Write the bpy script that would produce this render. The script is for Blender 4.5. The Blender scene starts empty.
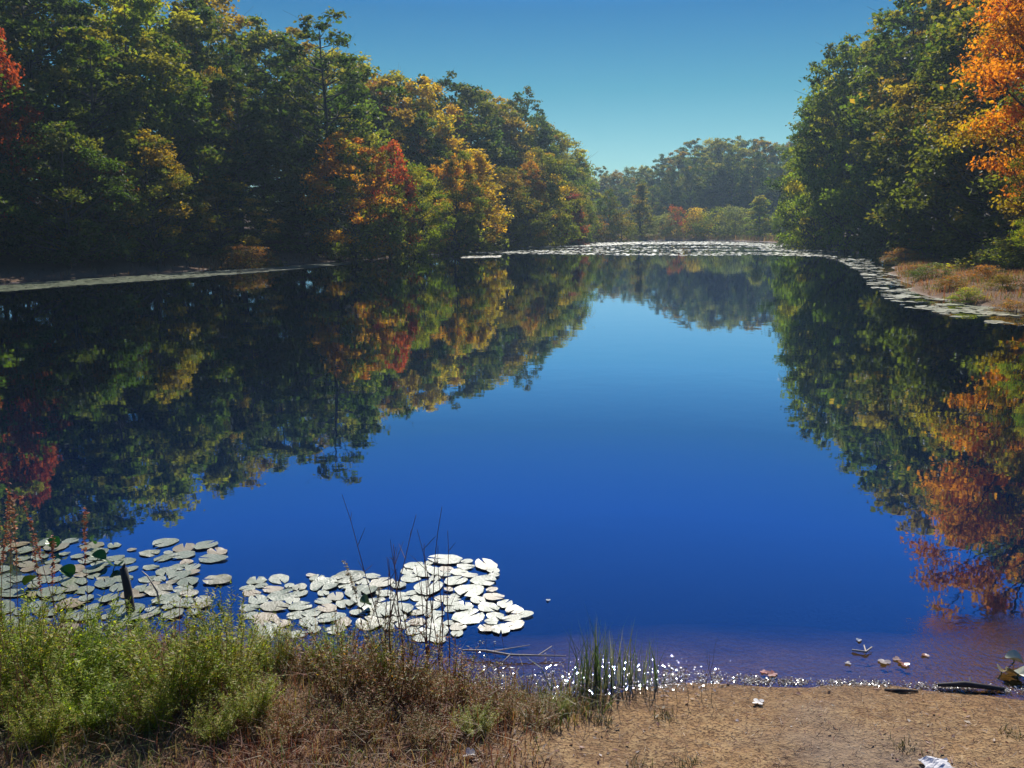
import bpy, math, random
import numpy as np
from mathutils import Vector

C = bpy.context.scene
R = math.radians
# ------------------------------------------------------------------ camera
FOC, PITCH, EYE = 852.0, R(10.4), 2.5
cam_d = bpy.data.cameras.new('camera')
cam = bpy.data.objects.new('camera', cam_d)
C.collection.objects.link(cam)
cam.location = (0, 0, EYE)
cam.rotation_euler = (R(90) - PITCH, 0, 0)
cam_d.sensor_width = 36
cam_d.lens = FOC / 1024 * 36
cam_d.clip_start = 0.05
cam_d.clip_end = 5000
C.camera = cam
# ------------------------------------------------------------------ world and sun
SUN_EL, SUN_AZ = 36.5, 8.0
w = bpy.data.worlds.new('World'); C.world = w; w.use_nodes = True
nt = w.node_tree; nt.nodes.clear()
sky = nt.nodes.new('ShaderNodeTexSky'); sky.sky_type = 'NISHITA'; sky.sun_disc = False
sky.sun_elevation = R(SUN_EL); sky.sun_rotation = R(SUN_AZ)
sky.air_density = 1.0; sky.dust_density = 0.0; sky.ozone_density = 3.0
tint = nt.nodes.new('ShaderNodeMix'); tint.data_type = 'RGBA'; tint.blend_type = 'MULTIPLY'
tint.inputs[0].default_value = 1.0
tcw = nt.nodes.new('ShaderNodeTexCoord'); sepw = nt.nodes.new('ShaderNodeSeparateXYZ'); nt.links.new(tcw.outputs['Generated'], sepw.inputs[0])
rampw = nt.nodes.new('ShaderNodeValToRGB'); nt.links.new(sepw.outputs[2], rampw.inputs[0])
# grading of the sky by elevation (sine of it): pale teal at the horizon, deep blue above
els = rampw.color_ramp.elements
els[0].position = 0.0; els[0].color = (0.60, 0.76, 0.68, 1)
els[1].position = 0.7; els[1].color = (0.06, 0.42, 0.95, 1)
for pos_, c_ in ((0.07, (0.40, 0.67, 0.60, 1)), (0.15, (0.15, 0.49, 0.50, 1)), (0.23, (0.025, 0.34, 0.50, 1)), (0.32, (0.015, 0.44, 1.0, 1))):
    e_ = els.new(pos_); e_.color = c_
nt.links.new(rampw.outputs[0], tint.inputs[7])
bg = nt.nodes.new('ShaderNodeBackground'); bg.inputs['Strength'].default_value = 0.085
wo = nt.nodes.new('ShaderNodeOutputWorld')
nt.links.new(sky.outputs[0], tint.inputs[6]); nt.links.new(tint.outputs[2], bg.inputs[0]); nt.links.new(bg.outputs[0], wo.inputs[0])
sd_ = bpy.data.lights.new('sun', 'SUN'); sd_.energy = 5.0; sd_.angle = R(0.5); sd_.color = (1.0, 0.94, 0.84)
sun = bpy.data.objects.new('sun', sd_); C.collection.objects.link(sun)
sdir = Vector((math.sin(R(SUN_AZ)) * math.cos(R(SUN_EL)), math.cos(R(SUN_AZ)) * math.cos(R(SUN_EL)), math.sin(R(SUN_EL))))
sun.rotation_euler = sdir.to_track_quat('Z', 'Y').to_euler(); sun.location = sdir * 200
C.view_settings.view_transform = 'Standard'; C.view_settings.look = 'None'
C.view_settings.exposure = 0.3; C.view_settings.gamma = 1.0; C.view_settings.use_curve_mapping = False
C.render.engine = 'CYCLES'
C.cycles.max_bounces = 6; C.cycles.diffuse_bounces = 2; C.cycles.glossy_bounces = 3
C.cycles.transmission_bounces = 3; C.cycles.transparent_max_bounces = 8; C.cycles.volume_bounces = 0
C.cycles.use_denoising = True; C.cycles.caustics_reflective = False; C.cycles.caustics_refractive = False
C.cycles.sample_clamp_indirect = 4.0

rng = np.random.default_rng(11)
random.seed(5)
CP, SP = math.cos(PITCH), math.sin(PITCH)

# ------------------------------------------------------------------ helpers
def W(px, py, z=0.0):
    """point of the horizontal plane z that is seen at px, py (numpy friendly)"""
    px = np.asarray(px, float); py = np.asarray(py, float)
    u = (px - 512) / FOC; v = (384 - py) / FOC
    dy = CP + v * SP; dz = -SP + v * CP
    t = (z - EYE) / dz
    return u * t, dy * t
def col_x(px, y, z=8.0):
    return (px - 512) / FOC * (y * CP - (z - EYE) * SP)
def top_z(y, ytop):
    return EYE + y * math.tan(math.atan((384 - ytop) / FOC) - PITCH)
def tag(o, label=None, cat=None, group=None, kind=None):
    if label: o['label'] = label
    if cat: o['category'] = cat
    if group: o['group'] = group
    if kind: o['kind'] = kind
    return o
def mesh_np(name, V, F, mats, attrs=None, smooth=False, matidx=None):
    """V n x 3, F list of arrays (each m x k)"""
    me = bpy.data.meshes.new(name)
    V = np.asarray(V, np.float32)
    if isinstance(F, np.ndarray): F = [F]
    F = [f for f in F if len(f)]
    loops = np.concatenate([f.ravel() for f in F]).astype(np.int32)
    sizes = np.concatenate([np.full(len(f), f.shape[1]) for f in F]).astype(np.int32)
    starts = np.concatenate([[0], np.cumsum(sizes)[:-1]]).astype(np.int32)
    me.vertices.add(len(V)); me.vertices.foreach_set('co', V.ravel())
    me.loops.add(len(loops)); me.loops.foreach_set('vertex_index', loops)
    me.polygons.add(len(sizes)); me.polygons.foreach_set('loop_start', starts); me.polygons.foreach_set('loop_total', sizes)
    if matidx is not None: me.polygons.foreach_set('material_index', np.asarray(matidx, np.int32))
    me.polygons.foreach_set('use_smooth', np.full(len(sizes), smooth))
    me.update(calc_edges=True)
    for nm, dom, data in (attrs or []):
        data = np.asarray(data, np.float32)
        if data.ndim == 1:
            a = me.attributes.new(nm, 'FLOAT', dom); a.data.foreach_set('value', data)
        else:
            if data.shape[1] == 3: data = np.hstack([data, np.ones((len(data), 1), np.float32)])
            a = me.attributes.new(nm, 'FLOAT_COLOR', dom); a.data.foreach_set('color', data.astype(np.float32).ravel())
    for m in (mats if isinstance(mats, (list, tuple)) else [mats]): me.materials.append(m)
    me.validate()
    return me
def link(name, data, parent=None, loc=None):
    o = bpy.data.objects.new(name, data); C.collection.objects.link(o)
    if parent: o.parent = parent
    if loc is not None: o.location = loc
    return o
def tube(pts, rad, k=6, cap=True):
    """one tapered tube along pts"""
    pts = np.asarray(pts, float); rad = np.asarray(rad, float); n = len(pts)
    V = []
    for i in range(n):
        t = pts[min(i + 1, n - 1)] - pts[max(i - 1, 0)]; t /= np.linalg.norm(t) + 1e-9
        a = np.cross(t, [0.3, 1, 0.2] if abs(t[2]) > .8 else [0, 0, 1]); a /= np.linalg.norm(a) + 1e-9
        b = np.cross(t, a)
        for j in range(k):
            th = 2 * math.pi * j / k
            V.append(pts[i] + rad[i] * (math.cos(th) * a + math.sin(th) * b))
    F = []
    for i in range(n - 1):
        for j in range(k):
            j2 = (j + 1) % k
            F.append((i * k + j, i * k + j2, (i + 1) * k + j2, (i + 1) * k + j))
    V.append(pts[-1]); top = len(V) - 1
    T = [((n - 1) * k + j, (n - 1) * k + (j + 1) % k, top, top) for j in range(k)]
    return np.array(V), np.array(F), np.array([(a, b, c) for a, b, c, d in T])
class Acc:
    def __init__(s): s.V = []; s.F = {}; s.n = 0; s.A = {}
    def add(s, V, *Fs, col=None):
        for f in Fs:
            f = np.asarray(f)
            s.F.setdefault(f.shape[1], []).append(f + s.n)
            if col is not None: s.A.setdefault(f.shape[1], []).append(np.tile(np.asarray(col, float), (len(f), 1)) if np.ndim(col) == 1 else col)
        s.V.append(np.asarray(V, float)); s.n += len(V)
    def mesh(s, name, mats, smooth=False, attr=None):
        ks = sorted(s.F)
        F = [np.concatenate(s.F[k]) for k in ks]
        at = None
        if s.A: at = [(attr or 'tint', 'FACE', np.concatenate([np.concatenate(s.A[k]) for k in ks]))]
        return mesh_np(name, np.concatenate(s.V), F, mats, at, smooth)

# ------------------------------------------------------------------ materials
def newmat(name):
    m = bpy.data.materials.new(name); m.use_nodes = True
    t = m.node_tree; t.nodes.clear()
    out = t.nodes.new('ShaderNodeOutputMaterial')
    return m, t, out
def N(t, kind, **kw):
    n = t.nodes.new(kind)
    for k, v in kw.items(): setattr(n, k, v)
    return n
def L(t, a, b): t.links.new(a, b)
def mixc(t, fac, a, b, blend='MIX'):
    n = N(t, 'ShaderNodeMix', data_type='RGBA', blend_type=blend)
    for s, v in ((0, fac), (6, a), (7, b)):
        if hasattr(v, 'is_output'): L(t, v, n.inputs[s])
        elif s == 0: n.inputs[0].default_value = v
        else: n.inputs[s].default_value = (*v, 1) if len(v) == 3 else v
    return n.outputs[2]
def mth(t, op, a, b=None, clamp=False):
    n = N(t, 'ShaderNodeMath', operation=op, use_clamp=clamp)
    for i, v in enumerate((a, b)):
        if v is None: continue
        if hasattr(v, 'is_output'): L(t, v, n.inputs[i])
        else: n.inputs[i].default_value = v
    return n.outputs[0]

def leaf_material(name, gloss=0.5, trans=0.42):
    m, t, out = newmat(name)
    at = N(t, 'ShaderNodeAttribute', attribute_name='leaf')
    sp = N(t, 'ShaderNodeSeparateColor'); L(t, at.outputs['Color'], sp.inputs[0])
    ca = N(t, 'ShaderNodeAttribute', attribute_type='OBJECT', attribute_name='leaf_green')
    cb = N(t, 'ShaderNodeAttribute', attribute_type='OBJECT', attribute_name='leaf_autumn')
    tu = N(t, 'ShaderNodeAttribute', attribute_type='OBJECT', attribute_name='turned')
    mr = N(t, 'ShaderNodeMapRange', interpolation_type='SMOOTHSTEP')
    L(t, sp.outputs[0], mr.inputs[0])
    L(t, mth(t, 'SUBTRACT', 0.92, tu.outputs['Fac']), mr.inputs[1]); L(t, mth(t, 'SUBTRACT', 1.08, tu.outputs['Fac']), mr.inputs[2])
    c = mixc(t, mr.outputs[0], ca.outputs['Color'], cb.outputs['Color'])
    br = mth(t, 'ADD', mth(t, 'MULTIPLY', sp.outputs[1], 1.1), 0.45)
    vm = N(t, 'ShaderNodeVectorMath', operation='SCALE'); L(t, c, vm.inputs[0]); L(t, br, vm.inputs['Scale'])
    hs = N(t, 'ShaderNodeHueSaturation'); L(t, vm.outputs[0], hs.inputs['Color'])
    L(t, mth(t, 'ADD', mth(t, 'MULTIPLY', sp.outputs[2], 0.045), 0.48), hs.inputs['Hue'])
    p = N(t, 'ShaderNodeBsdfPrincipled'); L(t, hs.outputs[0], p.inputs['Base Color'])
    p.inputs['Roughness'].default_value = gloss + .1; p.inputs['Specular IOR Level'].default_value = 0.13
    tr = N(t, 'ShaderNodeBsdfTranslucent')
    L(t, mixc(t, 1.0, hs.outputs[0], (3.2, 2.9, 0.9), 'MULTIPLY'), tr.inputs[0])
    ms = N(t, 'ShaderNodeMixShader'); ms.inputs[0].default_value = trans
    L(t, p.outputs[0], ms.inputs[1]); L(t, tr.outputs[0], ms.inputs[2]); L(t, ms.outputs[0], out.inputs[0])
    return m
def tint_material(name, rough=0.7, trans=0.3, spec=0.4, tcol=(1.5, 1.4, .8)):
    m, t, out = newmat(name)
    at = N(t, 'ShaderNodeAttribute', attribute_name='tint')
    p = N(t, 'ShaderNodeBsdfPrincipled'); L(t, at.outputs['Color'], p.inputs['Base Color'])
    p.inputs['Roughness'].default_value = rough; p.inputs['Specular IOR Level'].default_value = spec
    tr = N(t, 'ShaderNodeBsdfTranslucent'); L(t, mixc(t, 1.0, at.outputs['Color'], tcol, 'MULTIPLY'), tr.inputs[0])
    ms = N(t, 'ShaderNodeMixShader'); ms.inputs[0].default_value = trans
    L(t, p.outputs[0], ms.inputs[1]); L(t, tr.outputs[0], ms.inputs[2]); L(t, ms.outputs[0], out.inputs[0])
    return m
def bark_material(name, a, b, scale=6, rough=0.9, bump=.02):
    m, t, out = newmat(name)
    tc = N(t, 'ShaderNodeTexCoord'); mp = N(t, 'ShaderNodeMapping'); mp.inputs['Scale'].default_value = (1, 1, .2)
    L(t, tc.outputs['Object'], mp.inputs[0])
    no = N(t, 'ShaderNodeTexNoise'); no.inputs['Scale'].default_value = scale; no.inputs['Detail'].default_value = 6
    L(t, mp.outputs[0], no.inputs[0])
    p = N(t, 'ShaderNodeBsdfPrincipled'); L(t, mixc(t, no.outputs[0], a, b), p.inputs['Base Color'])
    p.inputs['Roughness'].default_value = rough
    bu = N(t, 'ShaderNodeBump'); bu.inputs['Distance'].default_value = bump; bu.inputs['Strength'].default_value = .8
    L(t, no.outputs[0], bu.inputs['Height']); L(t, bu.outputs[0], p.inputs['Normal'])
    L(t, p.outputs[0], out.inputs[0])
    return m
M_leaf = leaf_material('tree leaves')
M_bark = bark_material('bark', (.035, .028, .022), (.11, .09, .075))
M_grass = tint_material('grass blades', .6, .35)
M_dry = tint_material('dry litter', .55, .15, .5)
M_forb = tint_material('bush leaves', .5, .5, .3, (2.6, 2.7, .6))
M_stem = tint_material('stems', .6, .2)

# ------------------------------------------------------------------ terrain
poly_px = [(0, 283), (100, 277), (200, 270), (290, 264), (340, 261), (400, 257), (470, 250), (520, 246.5), (560, 244), (620, 241),
           (700, 240), (770, 242), (800, 246), (850, 250), (888, 255), (902, 261), (894, 270), (900, 283), (930, 297), (970, 305), (1024, 311)]
P = [tuple(float(q) for q in W(a, b)) for a, b in poly_px]
P += [(20, 24), (22, 14), (16, 7), (8, 4.75)]
P += [tuple(float(q) for q in W(a, b)) for a, b in [(1024, 694), (960, 690), (880, 686), (800, 684), (740, 682), (690, 684), (620, 688), (560, 690), (500, 686), (440, 672), (380, 660), (300, 652), (200, 646), (100, 640), (0, 632)]]
P += [(-7, 6.2), (-14, 9), (-24, 17), (-29, 30)]
P = np.array(P)
def sdist(x, y):
    x = np.asarray(x, float).ravel(); y = np.asarray(y, float).ravel()
    d = np.full(len(x), 1e9); ins = np.zeros(len(x), bool)
    for i in range(len(P)):
        ax, ay = P[i]; bx, by = P[(i + 1) % len(P)]
        ex, ey = bx - ax, by - ay
        t = np.clip(((x - ax) * ex + (y - ay) * ey) / (ex * ex + ey * ey), 0, 1)
        d = np.minimum(d, np.hypot(x - ax - t * ex, y - ay - t * ey))
        with np.errstate(divide='ignore', invalid='ignore'):
            c = ((ay > y) != (by > y)) & (x < (bx - ax) * (y - ay) / (by - ay + 1e-12) + ax)
        ins ^= c
    return np.where(ins, -d, d)
def wob(x, y, s, k=0):
    return (np.sin(x * s + 1.3 + k) * np.cos(y * s * 1.13 + 2.1 * k) + .5 * np.sin(x * s * 2.3 + y * s * 1.7 + k) + .3 * np.cos(y * s * 4.1 - x * s * 3.3 + k)) / 1.8
def height(x, y):
    shp = np.shape(x)
    x = np.asarray(x, float).ravel(); y = np.asarray(y, float).ravel()
    r = np.hypot(x, y); az = np.degrees(np.arctan2(x, y))
    d0 = sdist(x, y)
    # a shoreline that wanders a little
    near = np.clip((14 - r) / 6, 0, 1)
    d = d0 + wob(x, y, 2.2) * .10 * near + wob(x, y, .35) * .5 * (1 - near)
    dl = np.maximum(d, 0)
    slope = np.interp(az, [-180, -60, -12, 3, 14, 24, 60, 180], [.12, .16, .13, .045, .045, .10, .10, .12])
    cap = np.interp(az, [-180, -60, -5, 8, 20, 60, 180], [10, 12, 9, 12, 12, 10, 10])
    start = np.interp(az, [-180, -30, 0, 5, 12, 24, 60], [2, 2, 4, 55, 50, 10, 6])
    far = .28 * (1 - np.exp(-dl / .8)) + .008 * np.minimum(dl, 40) + cap * (1 - np.exp(-np.maximum(dl - start, 0) * slope / cap))
    far += wob(x, y, .06, 1) * .8 * np.clip(dl / 30, 0, 1)
    nr = (wob(x, y, 5.2, 4) * .010 + wob(x, y, 11, 5) * .006) * np.clip(dl * 2, 0, 1) + .15 * dl - .008 * np.minimum(dl, 8) ** 2 + wob(x, y, 1.1, 2) * .03 * np.clip(dl, 0, 1)
    wn = near
    z = np.where(d > 0, far * (1 - wn) + nr * wn, 0)
    sh = np.interp(az, [-60, -5, 4, 30, 50], [.30, .24, .085, .09, .12])
    dep = np.where(r < 25, -d * sh + .12 * np.minimum(d, 0) ** 2, -d * .25)
    z = np.where(d <= 0, -np.minimum(dep, 2.5), z) - .004
    return z.reshape(shp)
def hz(x, y): return float(height(np.array([x]), np.array([y]))[0])

NA, NR = 540, 300
rad = np.concatenate([[0.0], np.geomspace(0.5, 700, NR)])
def polar(rads, na):
    th = np.linspace(0, 2 * math.pi, na, endpoint=False)
    RR, TT = np.meshgrid(rads[1:], th, indexing='ij')
    X = np.concatenate([[0], (RR * np.sin(TT)).ravel()]); Y = np.concatenate([[0], (RR * np.cos(TT)).ravel()])
    nr = len(rads) - 1
    i = np.arange(nr - 1)[:, None] * na + 1; j = np.arange(na)[None, :]; j2 = (j + 1) % na
    Q = np.stack([i + j, i + na + j, i + na + j2, i + j2], -1).reshape(-1, 4)
    j = np.arange(na)
    T = np.stack([np.zeros(na, int), 1 + j, 1 + (j + 1) % na], -1)
    return X, Y, Q[:, ::-1], T[:, ::-1]
X, Y, Q, T = polar(rad, NA)
Z = height(X, Y)
sdv = sdist(X, Y)
r_ = np.hypot(X, Y)
# zone weights: r = beach sand, g = grassy soil, b = forest litter
beach = np.clip((14 - r_) / 4, 0, 1) * np.clip((X + .1 + .35 * wob(X, Y, 3)) / .5, 0, 1)
forest = np.clip((r_ - 25) / 5, 0, 1) * np.clip((sdv - np.interp(np.degrees(np.arctan2(X, Y)), [-30, 3, 8, 30], [1.5, 4, 13, 10])) / 3, 0, 1)
gm = mesh_np('ground', np.stack([X, Y, Z], 1), [T, Q], None and [] or [], [('zone', 'POINT', np.stack([beach, 1 - forest, forest], 1)), ('depth', 'POINT', -Z)], True)
m, t, out = newmat('ground soil')
tc = N(t, 'ShaderNodeTexCoord')
def noise(sc, det=5, rough=.6, dim='3D', vec=None):
    n = N(t, 'ShaderNodeTexNoise'); n.inputs['Scale'].default_value = sc; n.inputs['Detail'].default_value = det; n.inputs['Roughness'].default_value = rough
    L(t, vec or tc.outputs['Object'], n.inputs[0]); return n.outputs[0]
def ramp(v, a, b):
    n = N(t, 'ShaderNodeMapRange'); L(t, v, n.inputs[0]); n.inputs[1].default_value = a; n.inputs[2].default_value = b; return n.outputs[0]
zo = N(t, 'ShaderNodeAttribute', attribute_name='zone'); zs = N(t, 'ShaderNodeSeparateColor'); L(t, zo.outputs['Color'], zs.inputs[0])
dp = N(t, 'ShaderNodeAttribute', attribute_name='depth')
n1, n2, n3 = noise(1.6), noise(14), noise(70, 3)
sand = mixc(t, ramp(n1, .35, .65), (.39, .235, .105), (.25, .155, .08))
sand = mixc(t, ramp(n2, .4, .7), sand, (.44, .30, .15))
sand = mixc(t, ramp(n3, .5, .62), sand, (.12, .07, .04))
nb, nc = noise(.9, 3, .5), noise(5.5, 6, .7)
sand = mixc(t, mth(t, 'MULTIPLY', ramp(nc, .48, .66), .65), sand, (.15, .085, .045))
sand = mixc(t, mth(t, 'MULTIPLY', ramp(nb, .52, .68), .55), sand, (.24, .19, .15))
soil = mixc(t, ramp(n2, .3, .7), (.12, .07, .04), (.25, .15, .085))
wood = mixc(t, ramp(n1, .3, .7), (.05, .03, .018), (.10, .05, .025))
c = mixc(t, zs.outputs[0], soil, sand); c = mixc(t, zs.outputs[2], c, wood)
wet = ramp(dp.outputs['Fac'], -.07, 0.0)
c = mixc(t, wet, c, (.72, .62, .5), 'MULTIPLY')
c = mixc(t, ramp(dp.outputs['Fac'], 0.05, .8), c, (.05, .035, .02))
p = N(t, 'ShaderNodeBsdfPrincipled'); L(t, c, p.inputs['Base Color']); p.inputs['Specular IOR Level'].default_value = .15
L(t, mth(t, 'SUBTRACT', .95, mth(t, 'MULTIPLY', wet, .25)), p.inputs['Roughness'])
bu = N(t, 'ShaderNodeBump'); bu.inputs['Distance'].default_value = .03; bu.inputs['Strength'].default_value = .9
L(t, mth(t, 'ADD', n2, mth(t, 'MULTIPLY', n3, .35)), bu.inputs['Height']); L(t, bu.outputs[0], p.inputs['Normal'])
L(t, p.outputs[0], out.inputs[0])
gm.materials.append(m)
tag(link('ground', gm), kind='structure')

# ------------------------------------------------------------------ water
X, Y, Q, T = polar(np.concatenate([[0.0], np.geomspace(2.5, 260, 190)]), 400)
dv = np.maximum(-height(X, Y), 0)
sv = sdist(X, Y)
rr = np.hypot(X, Y)
ripple = np.clip(1 + sv / .9, 0, 1) * np.clip((12 - rr) / 3, 0, 1) * np.clip((X + .9) / .8, 0.15, 1)
keep_T = T
# keep only faces that touch water (a margin reaches under the bank)
ok = sv < 2.5
Q = Q[np.any(ok[Q], 1)]; T = T[np.any(ok[T], 1)]
used = np.unique(np.concatenate([Q.ravel(), T.ravel()])) if len(T) else np.unique(Q)
mp_ = np.full(len(X), -1); mp_[used] = np.arange(len(used))
wm = mesh_np('water', np.stack([X, Y, X * 0], 1)[used], [mp_[T], mp_[Q]] if len(T) else [mp_[Q]], [],
             [('depth', 'POINT', dv[used]), ('ripple', 'POINT', ripple[used])], True)
m, t, out = newmat('pond water')
tc = N(t, 'ShaderNodeTexCoord')
mp = N(t, 'ShaderNodeMapping'); mp.inputs['Scale'].default_value = (1, 1, 1); L(t, tc.outputs['Object'], mp.inputs[0])
a1 = noise(1.2, 2, .5, vec=mp.outputs[0]); a2 = noise(6, 2, .5, vec=mp.outputs[0]); a3 = noise(26, 2, .6)
rp = N(t, 'ShaderNodeAttribute', attribute_name='ripple'); de = N(t, 'ShaderNodeAttribute', attribute_name='depth')
hgt = mth(t, 'ADD', mth(t, 'MULTIPLY', a1, .0016), mth(t, 'MULTIPLY', a2, .00022))
hgt = mth(t, 'ADD', hgt, mth(t, 'MULTIPLY', mth(t, 'MULTIPLY', a3, .005), rp.outputs['Fac']))
bu = N(t, 'ShaderNodeBump'); bu.inputs['Distance'].default_value = 1; bu.inputs['Strength'].default_value = 1; L(t, hgt, bu.inputs['Height'])
fr = N(t, 'ShaderNodeFresnel'); L(t, bu.outputs[0], fr.inputs[1])
ge = N(t, 'ShaderNodeNewGeometry')  # light passes the surface the same way up and down (no bending is modelled)
L(t, mth(t, 'ADD', 1.33, mth(t, 'MULTIPLY', ge.outputs['Backfacing'], 1 / 1.33 - 1.33)), fr.inputs[0])
fac = mth(t, 'ADD', mth(t, 'MULTIPLY', fr.outputs[0], 2.3), .14, True)
gl = N(t, 'ShaderNodeBsdfGlossy'); gl.inputs['Color'].default_value = (.64, .76, 1, 1); gl.inputs['Roughness'].default_value = .015; L(t, bu.outputs[0], gl.inputs['Normal'])
df = N(t, 'ShaderNodeBsdfDiffuse'); df.inputs[0].default_value = (.002, .012, .044, 1)
tr = N(t, 'ShaderNodeBsdfTransparent'); tr.inputs[0].default_value = (.70, .64, .42, 1)
op = mth(t, 'SUBTRACT', 1, mth(t, 'POWER', 2.718, mth(t, 'MULTIPLY', mth(t, 'MAXIMUM', mth(t, 'SUBTRACT', de.outputs['Fac'], .04), 0), -4.5)), True)
s1 = N(t, 'ShaderNodeMixShader'); L(t, op, s1.inputs[0]); L(t, tr.outputs[0], s1.inputs[1]); L(t, df.outputs[0], s1.inputs[2])
s2 = N(t, 'ShaderNodeMixShader'); L(t, fac, s2.inputs[0]); L(t, s1.outputs[0], s2.inputs[1]); L(t, gl.outputs[0], s2.inputs[2])
L(t, s2.outputs[0], out.inputs[0])
wm.materials.append(m)
tag(link('water', wm), kind='structure')

# ------------------------------------------------------------------ haze
def box_mesh(name, lo, hi, mat):
    V = np.array([(x, y, z) for z in (lo[2], hi[2]) for y in (lo[1], hi[1]) for x in (lo[0], hi[0])])
    F = np.array([(0, 2, 3, 1), (4, 5, 7, 6), (0, 1, 5, 4), (2, 6, 7, 3), (0, 4, 6, 2), (1, 3, 7, 5)])
    return mesh_np(name, V, F, mat)
m, t, out = newmat('haze air')
pv = N(t, 'ShaderNodeVolumePrincipled'); pv.inputs['Color'].default_value = (.55, .78, 1, 1); pv.inputs['Density'].default_value = .0005
pv.inputs['Anisotropy'].default_value = .3
L(t, pv.outputs[0], out.inputs['Volume'])
HAZE = True
if HAZE: tag(link('haze', box_mesh('haze', (-720, -720, -4), (720, 720, 60), m)), kind='stuff')

# ------------------------------------------------------------------ trees
def leaf_quads(P0, size, rg, up=.35, aspect=.62):
    n = len(P0)
    nrm = rg.normal(size=(n, 3)); nrm /= np.linalg.norm(nrm, axis=1)[:, None]; nrm[:, 2] = np.abs(nrm[:, 2]) + up
    nrm /= np.linalg.norm(nrm, axis=1)[:, None]
    a = np.cross(nrm, rg.normal(size=(n, 3))); a /= np.linalg.norm(a, axis=1)[:, None] + 1e-9
    b = np.cross(nrm, a)
    s = (size * rg.uniform(.6, 1.35, n))[:, None]
    fold = nrm * s * .12
    V = np.stack([P0 - a * s * .5, P0 + b * s * .5 * aspect + fold, P0 + a * s * .5, P0 - b * s * .5 * aspect + fold], 1).reshape(-1, 3)
    F = np.arange(n * 4).reshape(-1, 4)
    return V, F
def tree_meshes(seed, H, Rad, cb, ncl, nleaf, lsize, prof='round', clump=.2, lean=0.0, gap=0.0):
    rg = np.random.default_rng(seed)
    tr = Acc()
    ph = rg.uniform(0, 6.28)
    def axis(z):
        f = z / H
        return np.array([math.cos(ph) * lean * f * H + math.sin(f * 5 + ph) * .012 * H, math.sin(ph) * lean * f * H + math.cos(f * 4 + ph) * .012 * H, z])
    ztop = H * .93
    zs_ = np.linspace(-.3, ztop, 12); r0 = H * .017 + .03
    pts = [axis(z) for z in zs_]; rads = [r0 * (1 - .93 * (max(z, 0) / ztop) ** .8) * (1.5 if z < 0 else 1.15 if z < H * .06 else 1) for z in zs_]
    V, F, T_ = tube(pts, rads, 8); tr.add(V, F, T_)
    # lobes give the outline its unevenness
    lob = rg.uniform(0, 6.28, 5); la = rg.uniform(.08, .3, 5)
    LP = []; LA = []
    pos_list = []
    for i in range(ncl):
        f = (i + rg.uniform(0, 1)) / ncl
        if prof == 'round': env = max(.12, math.sin(math.pi * min(1, (f * .93 + .05)) ** .85)) ** .6
        elif prof == 'cone': env = max(.08, (1 - f) ** .75 * (.55 + .45 * min(1, f * 5)))
        elif prof == 'tall': env = max(.15, math.sin(math.pi * (f * .86 + .10))) ** .45
        else: env = max(.2, (1 - f * f)) ** .5
        th = i * 2.39996 + rg.uniform(-.5, .5)
        k = 1 + sum(a * math.sin((j + 1) * th + l + 3 * f) for j, (l, a) in enumerate(zip(lob, la))) * .55
        rr_ = Rad * env * k * (rg.uniform(.35, 1.0) ** .55)
        z = H * (cb + (1 - cb) * f) * rg.uniform(.965, 1.02)
        ax = axis(min(z, ztop))
        c = np.array([ax[0] + rr_ * math.cos(th), ax[1] + rr_ * math.sin(th), z])
        cr = Rad * clump * rg.uniform(.65, 1.45) * (.65 + .35 * env)
        pos_list.append((c, cr, f))
        # limb
        zb = max(H * .10, z - rr_ * rg.uniform(.35, .9)); zb = min(zb, ztop * .97)
        a0 = axis(zb); mid = a0 * .5 + c * .5 + np.array([0, 0, -.06 * rr_]) + rg.normal(size=3) * .06 * rr_
        lr = r0 * (.34 * (1 - zb / H) + .07)
        V, F, T_ = tube([a0, mid, c], [lr, lr * .6, lr * .2], 4); tr.add(V, F, T_)
        for q in range(3):
            e = c + rg.normal(size=3) * cr * .75
            V, F, T_ = tube([mid * .35 + c * .65, e], [lr * .3, lr * .08 + .004], 3); tr.add(V, F, T_)
    tot = sum(cr ** 2 for _, cr, _ in pos_list)
    for c, cr, f in pos_list:
        n = max(6, int(nleaf * cr ** 2 / tot))
        cv = rg.uniform(0, 1); bv = rg.uniform(0, 1); hv = rg.uniform(0, 1)
        # several sprays per clump rather than a ball
        ns = 5
        sc = rg.normal(size=(ns, 3)); sc /= np.linalg.norm(sc, axis=1)[:, None]; sc *= cr * rg.uniform(.25, .95, (ns, 1)); sc[:, 2] *= .65
        which = rg.integers(0, ns, n)
        d = rg.normal(size=(n, 3)) * np.array([.36, .36, .15]) * cr
        pt = c + sc[which] + d
        pt[:, 2] -= .10 * np.hypot(d[:, 0], d[:, 1])
        LP.append(pt)
        sv_ = rg.uniform(-.12, .12, ns)[which]
        LA.append(np.stack([np.clip(.50 * cv + .32 * f + .18 * rg.uniform(0, 1, n) + sv_, 0, 1), np.clip(.35 * bv + .65 * rg.uniform(0, 1, n), 0, 1), np.clip(.5 * hv + .5 * rg.uniform(0, 1, n), 0, 1)], 1))
    LP = np.concatenate(LP); LA = np.concatenate(LA)
    V, F = leaf_quads(LP, lsize, rg)
    crown = mesh_np('crown', V, F, M_leaf, [('leaf', 'FACE', LA)])
    trunk = tr.mesh('trunk', M_bark, True)
    return trunk, crown, H
PR = {}
def proto(key, *a, **k): PR.setdefault(key, []).append(tree_meshes(*a, **k))
for s in range(5): proto('oak', 100 + s, 17, 4.6 + .25 * s, .20, 62, 12000, .36, 'round', .23)
for s in range(3): proto('tall', 200 + s, 19, 3.6, .38, 60, 9000, .38, 'tall', .25, .01)
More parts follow.
